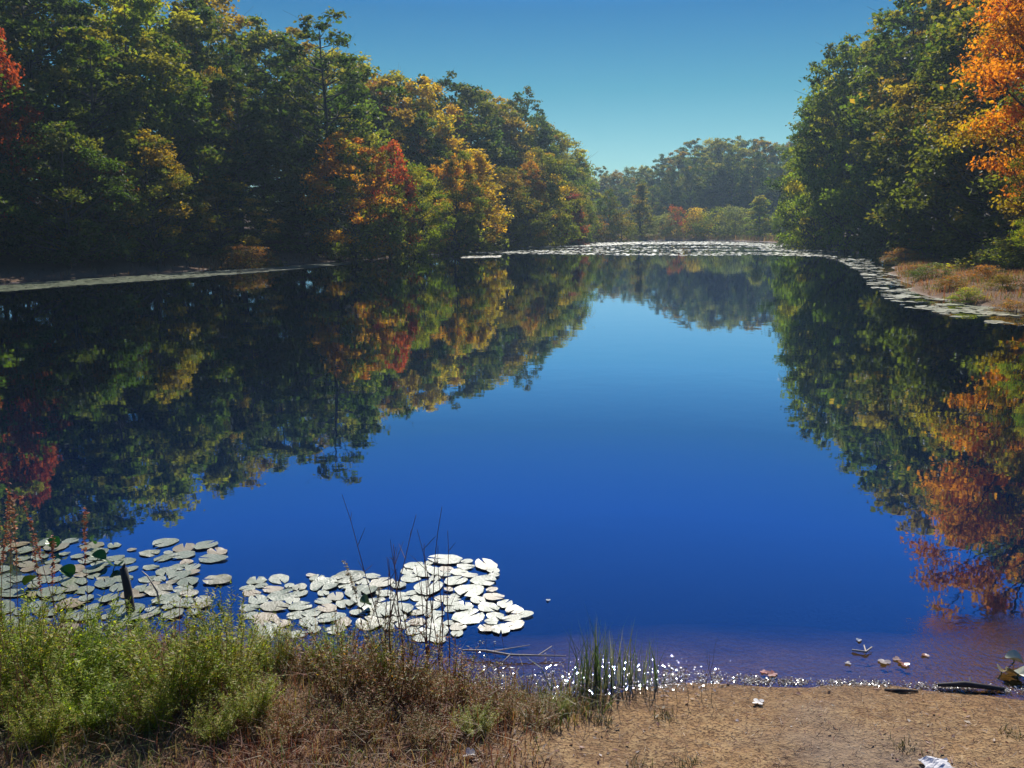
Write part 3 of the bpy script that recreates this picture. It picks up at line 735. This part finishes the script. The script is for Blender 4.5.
# middle distance pads: bands given along the shore
def band(n, pts, rg):
    s = rg.uniform(0, 1, n); xs = np.linspace(0, 1, len(pts)); p_ = np.array(pts, float)
    px = np.interp(s, xs, p_[:, 0]); py = np.interp(s, xs, p_[:, 1]); hw = np.interp(s, xs, p_[:, 2]); dn = np.interp(s, xs, p_[:, 3])
    v = rg.uniform(-1, 1, n)
    x, y = W(px, py + v * hw)
    k = (rg.uniform(0, 1, n) < dn) & (sdist(x, y) < -.05)
    return x[k], y[k]
right_band = [(1060, 322, 10, 1), (1000, 315, 9, 1), (950, 306, 10, 1), (905, 294, 13, .9), (875, 278, 14, .8), (862, 264, 10, .9), (840, 256, 5, 1), (800, 250, 3, 1), (760, 247, 2, 1)]
x, y = band(3600, right_band, rg)
k = wob(x, y, 1.1, 1) + .6 * wob(x, y, 3.1, 2) + rg.normal(0, .25, len(x)) > .12; x, y = x[k], y[k]
order = np.argsort(np.hypot(x, y)); 
left_budget = 290 - n1_ - n2_
for i in order[:left_budget]: put_pad(float(x[i]), float(y[i]), rng.uniform(.11, .19), 'pale lily pad in the band along the right bank', 'lily pads off the right bank', .002 * (i % 5), .06)
x, y = x[order[left_budget:]], y[order[left_budget:]]
bx, by = [x], [y]
for n, b_ in [(6000, [(-60, 294, 3.4, 1), (60, 284, 3.2, .9), (160, 277.5, 2.8, .8), (250, 271, 2.2, .8), (310, 266.5, 1.6, .7), (350, 263, 1.0, .6)]),
              (15000, [(470, 254, 1.5, .4), (540, 250, 4, .5), (600, 249, 6, .5), (680, 249, 7, .5), (760, 249, 6, .55), (830, 252, 5, .7)]),
              (6000, [(500, 248, 1.2, .5), (580, 245, 1.5, 1), (640, 243, 1.2, 1), (720, 243, 1.5, 1), (790, 246, 1.5, 1)]),
              (350, [(462, 257.5, .9, 1), (500, 256.5, .9, 1)]), (600, [(350, 256, 2, .3), (470, 252, 1.5, .6)])]:
    x, y = band(n, b_, rg)
    if n == 15000:
        k = wob(x / 4, y / 1.0, .35, 1) + rg.normal(0, .3, len(x)) > .02; x, y = x[k], y[k]
    bx.append(x); by.append(y)
x = np.concatenate(bx); y = np.concatenate(by); n = len(x)
rr_ = rg.uniform(.07, .17, n) * (1 + np.hypot(x, y) / 300)
th = np.linspace(R(14), R(346), 9)
cx = np.concatenate([[0], np.cos(th)]); cy = np.concatenate([[0], np.sin(th)])
ro = rg.uniform(0, 6.28, n); tx = rg.normal(0, .03, n); ty = rg.normal(0, .03, n)
lx = cx[None] * rr_[:, None]; ly = cy[None] * rr_[:, None]
VX = x[:, None] + lx * np.cos(ro)[:, None] - ly * np.sin(ro)[:, None]; VY = y[:, None] + lx * np.sin(ro)[:, None] + ly * np.cos(ro)[:, None]
VZ = .012 + rg.uniform(0, .012, n)[:, None] + lx * tx[:, None] + ly * ty[:, None]
V = np.stack([VX, VY, VZ], -1).reshape(-1, 3)
i = (np.arange(n) * 10)[:, None]; j = np.arange(8)[None]
F = np.stack([i + 0 * j, i + 1 + j, i + 2 + j], -1).reshape(-1, 3)
M_pad_far = M_pad.copy(); M_pad_far.name = 'matte lily pad'  # coatless matte copy, keeps distant pads from glaring white
for nd in M_pad_far.node_tree.nodes:
    if nd.type == 'BSDF_PRINCIPLED': nd.inputs['Coat Weight'].default_value = 0; nd.inputs['Roughness'].default_value = .55; nd.inputs['Specular IOR Level'].default_value = .35
V = V.reshape(n, 10, 3)
for sel, mt_, lb in ((y > 80, M_pad_far, 'broken carpet of lily pads across the far end of the pond'), (y <= 80, M_pad, 'strips of small lily pads along the left and right shores')):
    Vs = V[sel].reshape(-1, 3); i = (np.arange(int(sel.sum())) * 10)[:, None]; j = np.arange(8)[None]
    Fs = np.stack([i + 0 * j, i + 1 + j, i + 2 + j], -1).reshape(-1, 3)
    tag(link('lily_pads', mesh_np('lily_pads', Vs, Fs, mt_)), lb, 'lily pads', kind='stuff')

# ------------------------------------------------------------------ bank plants
def forb_mesh(seed, H=.5, Rad=.32, stems=70, per=62, cols=GRN, ll=.036, lw=.0075, flower=None):
    rg = np.random.default_rng(seed); st = Acc(); LV = []; LC = []
    for s in range(stems):
        th = rg.uniform(0, 6.28); b = Rad * .45 * math.sqrt(rg.uniform()); e = Rad * rg.uniform(.3, 1.1); h = H * rg.uniform(.55, 1.05)
        p0 = np.array([b * math.cos(th), b * math.sin(th), -.02]); p2 = np.array([e * math.cos(th + .3), e * math.sin(th + .3), h])
        p1 = (p0 + p2) / 2 + np.array([-.1 * math.cos(th), -.1 * math.sin(th), .06]) * H
        ts = np.linspace(0, 1, 5)[:, None]; pts = (1 - ts) ** 2 * p0 + 2 * ts * (1 - ts) * p1 + ts ** 2 * p2
        V, F, T_ = tube(pts, [.0028, .0024, .002, .0016, .001], 3); st.add(V, F, T_, col=np.array(cols[s % len(cols)]) * .8)
        tt = rg.uniform(.18, 1.0, per)[:, None]; c = (1 - tt) ** 2 * p0 + 2 * tt * (1 - tt) * p1 + tt ** 2 * p2
        az = rg.uniform(0, 6.28, per); el = rg.uniform(-.2, .9, per); L_ = ll * rg.uniform(.5, 1.4, per) * (1.25 - .5 * tt[:, 0])
        d = np.stack([np.cos(az) * np.cos(el), np.sin(az) * np.cos(el), np.sin(el)], 1) * L_[:, None]
        sd = np.stack([-np.sin(az), np.cos(az), rg.normal(0, .3, per)], 1) * lw * .5
        LV.append(np.stack([c, c + d * .45 + sd, c + d, c + d * .45 - sd], 1).reshape(-1, 3))
        LC.append(jitter(cols, per, rg, .35))
    LV = np.concatenate(LV); LC = np.concatenate(LC)
    return st.mesh('stems', M_stem), mesh_np('foliage', LV, np.arange(len(LV)).reshape(-1, 4), M_forb, [('tint', 'FACE', LC)])
FG = [(.20, .27, .025), (.27, .34, .04), (.36, .36, .06), (.15, .20, .025), (.40, .33, .08), (.24, .17, .06)]
FR = [(.26, .12, .06), (.22, .20, .05), (.32, .12, .06), (.15, .16, .035), (.36, .26, .13)]
forbs = [forb_mesh(1, cols=FG), forb_mesh(2, cols=FG, H=.55), forb_mesh(3, cols=FG[:4], H=.45, Rad=.36)]
forbr = [forb_mesh(4, cols=FR, H=.5, stems=60, per=34), forb_mesh(5, cols=FR, H=.42, Rad=.38, stems=60, per=34)]
def put_forb(kind, px, py, h, wd, label, nm='leafy_bush', group=None):
    zg = .25
    for _ in range(4):
        x, y = W(px, py, zg); x, y = float(x), float(y); zg = hz(x, y)
    st, fo = kind[int(rng.integers(0, len(kind)))]
    e = link(nm, None, None, (x, y, zg)); s = h * .88 / .5; e.scale = (s * wd, s * wd, s); e.rotation_euler = (0, 0, rng.uniform(0, 6.28))
    link('stems', st, e); link('foliage', fo, e)
    return tag(e, label, 'plant', group)
for a in [(forbs, 20, 700, .50, 1.1, 'green leafy bush at the lower left corner by the red grass'),
          (forbs, 70, 690, .52, 1.2, 'bright green bush below the left lily pads'),
          (forbs, 120, 676, .46, 1.1, 'yellow-green bush directly under the dark stake'),
          (forbs, 178, 705, .52, 1.2, 'large dense green bush in the middle of the left bank edge'),
          (forbs, 232, 690, .50, 1.0, 'dark-centred green bush with a tall shoot right of the large one'),
          (forbs, 150, 730, .30, 1.2, 'low green bush in front of the large dense one'),
          (forbs, 40, 745, .26, 1.3, 'low green plants at the bottom left corner'),
          (forbr, 300, 672, .30, 1.1, 'small reddish-olive plant between the green bushes and the tall stems'),
          (forbr, 345, 690, .42, 1.1, 'brownish-green bush at the left foot of the tall dry stems'),
          (forbr, 395, 700, .46, 1.1, 'thick mixed brown bush under the tall dry stems'),
          (forbs, 330, 668, .30, 1.0, 'small yellow-green plant behind the brownish bush'),
          (forbr, 445, 700, .38, 1.1, 'reddish bush right of the tall dry stems'),
          (forbr, 500, 712, .26, 1.2, 'low rust-coloured plant at the end of the grassy bank'),
          (forbr, 540, 722, .17, 1.4, 'lowest rust-coloured plant beside the bare beach'),
          (forbr, 290, 735, .20, 1.5, 'reddish brown plant by the pale bare patch'),
          (forbr, 360, 735, .22, 1.4, 'matted rusty plant in front of the thick brown bush'),
          (forbr, 425, 742, .18, 1.5, 'low olive plant at the bottom of the grassy bank'),
          (forbs, 385, 676, .30, .9, 'green shoots rising through the brown bush under the tall stems'),
          (forbs, 560, 712, .12, 1.3, 'tiny green plant at the edge of the beach'),
          (forbs, 215, 742, .2, 1.3, 'low green plant at the bottom below the large bush'),
          (forbs, 20, 722, .34, 1.2, 'green plant above the bottom left corner'),
          (forbs, 95, 722, .36, 1.2, 'mid-height green bush between the corner plants and the large dense bush'),
          (forbs, 250, 722, .28, 1.2, 'low yellow-green bush at the right foot of the large dense bush'),
          (forbs, 275, 668, .30, 1.1, 'small green bush at the pond edge right of the tall shoot'),
          (forbs, 5, 668, .50, 1.1, 'green bush cut by the left frame edge under the tall red grass'),
          (forbs, 475, 735, .14, 1.6, 'flat green plant in the brown grass in front of the reddish bush')]:
    put_forb(*a)
# tall dry stems and seed heads
def stem_plant(nm, px, py, n, h, spread, cols, label, heads=True, r=.0022, twigs=4):
    zg = .1
    for _ in range(4):
        x, y = W(px, py, zg); x, y = float(x), float(y); zg = hz(x, y)
    rg = np.random.default_rng(int(px * 7 + py)); e = link(nm, None, None, (x, y, zg))
    for i in range(n):
        a = Acc(); c = np.array(cols[i % len(cols)])
        b = rg.normal(0, spread * .4, 2); hh = h * rg.uniform(.6, 1.03); l = rg.normal(0, .13, 2) * hh
        z0 = hz(x + b[0], y + b[1]) - zg - .02
        pts = [np.array([b[0] + l[0] * t_ ** 1.5 + .006 * math.sin(9 * t_ + i), b[1] + l[1] * t_ ** 1.5, z0 + hh * t_]) for t_ in np.linspace(0, 1, 8)]
        V, F, T_ = tube(pts, np.linspace(r, r * .35, 8), 4); a.add(V, F, T_, col=c)
        for q in range(twigs):
            t0 = pts[int(rg.integers(2, 7))]; d = np.array([rg.normal(0, .5), rg.normal(0, .5), .8]); d *= rg.uniform(.04, .14) / np.linalg.norm(d)
            V, F, T_ = tube([t0, t0 + d * .6, t0 + d], [r * .5, r * .4, r * .2], 3); a.add(V, F, T_, col=c)
        link('stem', a.mesh('stem', M_stem), e)
        if heads:
            k = 90; tt = rg.uniform(.66, 1.0, k); pc = np.array([np.array([np.interp(q, np.linspace(0, 1, 8), [p_[j] for p_ in pts]) for j in range(3)]) for q in tt])
            pc += rg.normal(0, .006, pc.shape)
            V, F = leaf_quads(pc, .018, rg, .8); link('seed_head', mesh_np('seed_head', V, F, M_grass, [('tint', 'FACE', jitter([c * 1.3, c], k, rg))]), e)
    return tag(e, label, 'plant')
BR = [(.20, .08, .05), (.15, .07, .045), (.26, .13, .08)]
stem_plant('dry_weed', 408, 672, 15, 1.02, .25, BR, 'cluster of tall thin reddish-brown stems standing before the middle lily pads', False, .0042)
stem_plant('dry_weed', 440, 668, 3, 1.0, .12, BR, 'few tall brown stalks right of the tall stem cluster', False, .004)
stem_plant('dry_weed', 368, 668, 2, .74, .05, [(.32, .28, .22)], 'pale stalk with a seed head left of the tall stem cluster', True, .003)
stem_plant('tall_grass', 20, 690, 14, 1.18, .34, [(.30, .11, .06), (.34, .17, .09)], 'tall red-brown grass with seed heads at the left edge', True, .003, 1)
stem_plant('tall_grass', 8, 745, 16, .55, .3, [(.26, .10, .05)], 'reddish grass stalks at the bottom left edge', False, .0028, 3)
stem_plant('dry_weed', 232, 668, 3, .52, .12, [(.12, .16, .04)], 'upright green shoots rising from the dark-centred bush', True, .002, 2)
stem_plant('dry_weed', 500, 694, 6, .38, .3, BR, 'thin brown twigs at the water edge left of the rushes', False, .0016)
stem_plant('dry_weed', 672, 690, 6, .33, .34, [(.07, .08, .04), (.10, .08, .05)], 'sparse dark stalks right of the rushes', False, .0015, 1)
stem_plant('dry_weed', 560, 690, 4, .25, .3, BR, 'few short twigs left of the larger rush clump', False, .0014, 2)
# rush clumps
def rush(px, py, n, h, sp, label):
    x, y = W(px, py, .02); x, y = float(x), float(y); rg = np.random.default_rng(int(px)); zg = hz(x, y)
    bx, by = rg.normal(0, sp, n), rg.normal(0, sp * .35, n)
    c = jitter([(.05, .10, .035), (.07, .13, .04), (.12, .16, .07), (.20, .22, .15)], n, rg)
    P_ = blades(bx, by, np.full(n, -.02), h * rg.uniform(.45, 1.05, n), rg.uniform(.0018, .0035, n), rg.gamma(2, .11, n), c, rg, .2)
    o = blade_obj('rush_clump', [P_], M_grass, loc=(x, y, zg)); return tag(o, label, 'plant', None)
rush(597, 683, 115, .45, .065, 'taller green rush clump at the water edge, left of the pair')
rush(636, 682, 75, .38, .075, 'shorter green rush clump at the water edge, right of the pair')
for px, py, h, lab in [(665, 718, .07, 'small dark tuft on the sand nearest the rushes'), (602, 722, .08, 'small grass tuft at the edge of the beach'), (690, 765, .06, 'dark tuft at the bottom middle of the beach'),
                       (905, 748, .06, 'dark tuft low on the right of the beach'), (1010, 735, .06, 'greenish tuft at the right end of the beach'), (640, 766, .07, 'brown tuft at the bottom edge of the beach')]:
    zg = .2
    for _ in range(4):
        x, y = W(px, py, zg); zg = hz(float(x), float(y))
    rg = np.random.default_rng(px); n = 60; c = jitter([(.06, .07, .025), (.10, .09, .04)], n, rg)
    P_ = blades(rg.normal(0, .03, n), rg.normal(0, .03, n), np.full(n, -.01), h * rg.uniform(.4, 1, n), np.full(n, .0018), rg.uniform(.2, 1.3, n), c, rg)
    tag(blade_obj('grass_tuft', [P_], M_grass, loc=(float(x), float(y), zg)), lab, 'grass tuft')

# ------------------------------------------------------------------ stake, branches, log, bits
M_wood = bark_material('weathered wood', (.02, .016, .013), (.07, .055, .045), 30, .8, .004)
M_pale = bark_material('bleached wood', (.25, .2, .16), (.5, .43, .36), 30, .6, .002)
M_wetwood = bark_material('wet log', (.02, .017, .014), (.09, .08, .07), 20, .25, .006)
def wood_piece(name, paths, mat, label, cat, jag=False):
    a = Acc()
    for pts, rads in paths:
        V, F, T_ = tube(pts, rads, 8); a.add(V, F, T_)
    return tag(link(name, a.mesh(name, mat, True)), label, cat)
def at(px, py, z=0.0):
    x, y = W(px, py, z); return np.array([float(x), float(y), z])
b = at(131, 612); tp = b + np.array([-.035, .02, .30])
wood_piece('wooden_stake', [([b + [0, 0, -.5], b, b * .5 + tp * .5 + [.004, 0, 0], tp], [.03, .029, .026, .024]), ([tp, tp + [.012, 0, .03]], [.014, .006])], M_wood, 'dark broken stake sticking out of the left lily pads', 'stake')
b2 = at(160, 607)
wood_piece('bent_twig', [([b2 + [.0, 0, -.05], b2 + [-.02, .02, .10], b2 + [-.09, .05, .20], b2 + [-.13, .06, .23]], [.006, .006, .005, .003])], M_pale, 'pale bent stem leaning beside the dark stake', 'twig')
q0, q1, q2 = at(462, 650, .03), at(510, 655, .03), at(566, 656, .02)
wood_piece('floating_branch', [([q0, (q0 + q1) / 2 + [0, 0, .01], q1, q2], [.004, .008, .007, .003]), ([(q0 + q1) / 2, at(530, 645, .06)], [.005, .002]), ([q1, at(497, 668, .02)], [.005, .002]), ([q1 * .5 + q2 * .5, at(552, 646, .05)], [.004, .002])],
           M_pale, 'thin pale branch lying on the water left of the rushes', 'branch')
q0, q1 = at(938, 685, .02), at(1004, 689, .01)
wood_piece('driftwood_log', [([q0, q0 * .6 + q1 * .4 + [0, 0, .015], q1], [.010, .017, .011]), ([q0 * .5 + q1 * .5, q0 * .45 + q1 * .55 + [0, .05, .03]], [.007, .004])], M_wood, 'dark wet log lying in the shallows at the right end of the beach', 'log')
wood_piece('wet_stick', [([at(884, 690, .015), at(900, 690.5, .025), at(918, 691, .015)], [.007, .010, .005])], M_wood, 'short black stick at the water line left of the log', 'stick')
wood_piece('drifting_twig', [([at(852, 650, .01), at(866, 652, .015), at(872, 647, .02)], [.006, .007, .004]), ([at(866, 652, .015), at(864, 645, .02)], [.005, .003])], M_pale, 'pale forked twig floating in the shallows off the beach', 'twig')
def leaf_shape(name, pos, size, col, label, cat='leaf', lobes=5, rot=0., rise=.1, mat=None, depth=.45):
    n = 40; V = [(0, 0, .0)]
    for i in range(n):
        th = 2 * math.pi * i / n; r = size * (1 - depth + depth * abs(math.cos(lobes * th / 2)) ** .8)
        V.append((r * math.cos(th), r * math.sin(th) * .85, rise * r * (1 + math.sin(2 * th))))
    T_ = np.array([(0, 1 + i, 1 + (i + 1) % n) for i in range(n)])
    me = mesh_np(name, np.array(V), T_, mat or M_dry, [('tint', 'FACE', np.tile(col, (n, 1)))])
    md = link(name, me, None, tuple(pos)); md.rotation_euler = (0, 0, rot)
    s = md.modifiers.new('thick', 'SOLIDIFY'); s.thickness = .0012
    return tag(md, label, cat)
def gpos(px, py, lift=.012):
    zg = .2
    for _ in range(4):
        x, y = W(px, py, zg); zg = hz(float(x), float(y))
    return (float(x), float(y), zg + lift)
leaf_shape('fallen_leaf', gpos(758, 704), .036, (.75, .72, .68), 'white star-shaped dried leaf lying on the sand', rot=.4, depth=.65, lobes=4)
leaf_shape('fallen_leaf', gpos(772, 677, .02), .036, (.22, .02, .02), 'dark red leaf at the water line above the white star-shaped leaf', rot=1.2)
leaf_shape('fallen_leaf', gpos(764, 675, .02), .026, (.30, .02, .02), 'smaller red leaf touching the dark red one', rot=.2)
leaf_shape('fallen_leaf', gpos(470, 757), .035, (.6, .55, .5), 'bleached curled leaf in the brown grass', rot=.9, rise=.3)
for i, (px, py, s, c_, lab) in enumerate([(884, 662, .04, (.5, .42, .36), 'pale drifting leaf closest right of the forked twig'), (897, 659, .03, (.45, .3, .22), 'tan drifting leaf beyond the pale one'),
        (904, 664, .035, (.40, .2, .14), 'reddish drifting leaf in the shallows'), (848, 663, .02, (.6, .55, .5), 'tiny white leaf drifting below the forked twig'), (859, 640, .022, (.5, .5, .5), 'narrow pale leaf drifting farthest out off the beach'),
        (925, 655, .025, (.35, .18, .13), 'small brown leaf drifting left of the log'), (548, 600, .018, (.6, .6, .55), 'lone white speck of leaf on open water right of the lily pads')]):
    leaf_shape('drifting_leaf', at(px, py, .006), s, c_, lab, rot=i * 1.1, lobes=3, mat=m_wet, depth=.6)
# crumpled paper at the bottom edge
a = Acc(); gx, gy, gz = gpos(935, 767, .01); G = 8; rgp = np.random.default_rng(3)
V = np.array([(gx + (i / G - .5) * .13 + rgp.uniform(-.006, .006), gy + (j / G - .5) * .08 + rgp.uniform(-.005, .005), gz + .010 + rgp.uniform(-.003, .004) + .008 * math.sin(i * 1.1 + j * .5)) for j in range(G + 1) for i in range(G + 1)])
F = np.array([(j * (G + 1) + i, j * (G + 1) + i + 1, (j + 1) * (G + 1) + i + 1, (j + 1) * (G + 1) + i) for j in range(G) for i in range(G)])
o = link('paper_scrap', mesh_np('paper_scrap', V, F, M_dry, [('tint', 'FACE', np.tile((.75, .74, .76), (len(F), 1)))]))
sm = o.modifiers.new('thick', 'SOLIDIFY'); sm.thickness = .001
tag(o, 'crumpled white paper scrap at the bottom edge of the beach', 'paper')
# upright lily leaves
M_green = tint_material('fresh lily leaf', .3, .4, .6, (1.6, 1.9, .6))
def raised_leaf(px, py, z, size, tilt, rot, col, label):
    o = leaf_shape('lily_leaf', at(px, py, z), size, col, label, 'lily leaf', 1, rot, .35, M_green if px < 900 else m_wet, .25); o.rotation_euler = (tilt, .2, rot)
    st = Acc(); V_, F_, T__ = tube([(0, 0, 0), (.01, 0, -z * .5), (0, .02, -z - .05)], [.004, .004, .004], 5); st.add(V_, F_, T__, col=(.12, .16, .05))
    link('stalk', st.mesh('stalk', M_stem), o).matrix_parent_inverse = o.matrix_world.inverted()
    return o
for a in [(52, 543, .05, .06, .7, .3, (.10, .22, .03), 'bright green lily leaf raised at the far side of the left cluster'),
          (92, 541, .06, .045, 1.1, 2.0, (.10, .25, .03), 'small upright green lily leaf at the far side of the left cluster'),
          (98, 558, .05, .065, .6, 1.2, (.07, .18, .03), 'dark green tilted lily leaf near the top of the stake'),
          (115, 566, .04, .07, .35, 2.6, (.06, .15, .03), 'dark green lily leaf just above the stake'),
          (66, 572, .05, .06, .9, .9, (.06, .17, .03), 'folded green lily leaf left of the stake'),
          (32, 580, .05, .06, .7, 4.2, (.14, .18, .03), 'yellow-green lily leaf near the left edge'),
          (365, 603, .05, .055, .6, 1.5, (.10, .16, .04), 'small green lily leaf standing in the middle cluster'),
          (1014, 660, .03, .06, .15, .5, (.50, .50, .34), 'pale raised lily leaf at the right edge of the shallows'),
          (1019, 674, .02, .065, .12, 2.5, (.45, .45, .32), 'pale flat lily leaf below the raised one at the right edge'),
          (1003, 671, .02, .04, .2, 1.5, (.45, .36, .18), 'yellowed lily leaf in front of the pale ones at the right edge')]:
    raised_leaf(*a)

# ------------------------------------------------------------------ like labels: say which one, counted from the left
bpy.context.view_layer.update()
by = {}
for o in list(C.objects):
    if o.parent is None and 'label' in o and o.get('kind') is None: by.setdefault(o['label'], []).append(o)
for lab, os_ in by.items():
    if len(os_) < 2: continue
    os_.sort(key=lambda o: o.location.x / max(o.location.y, .1))
    for i, o in enumerate(os_):
        o['label'] = f'{ordinal(i)} from left, {lab}'
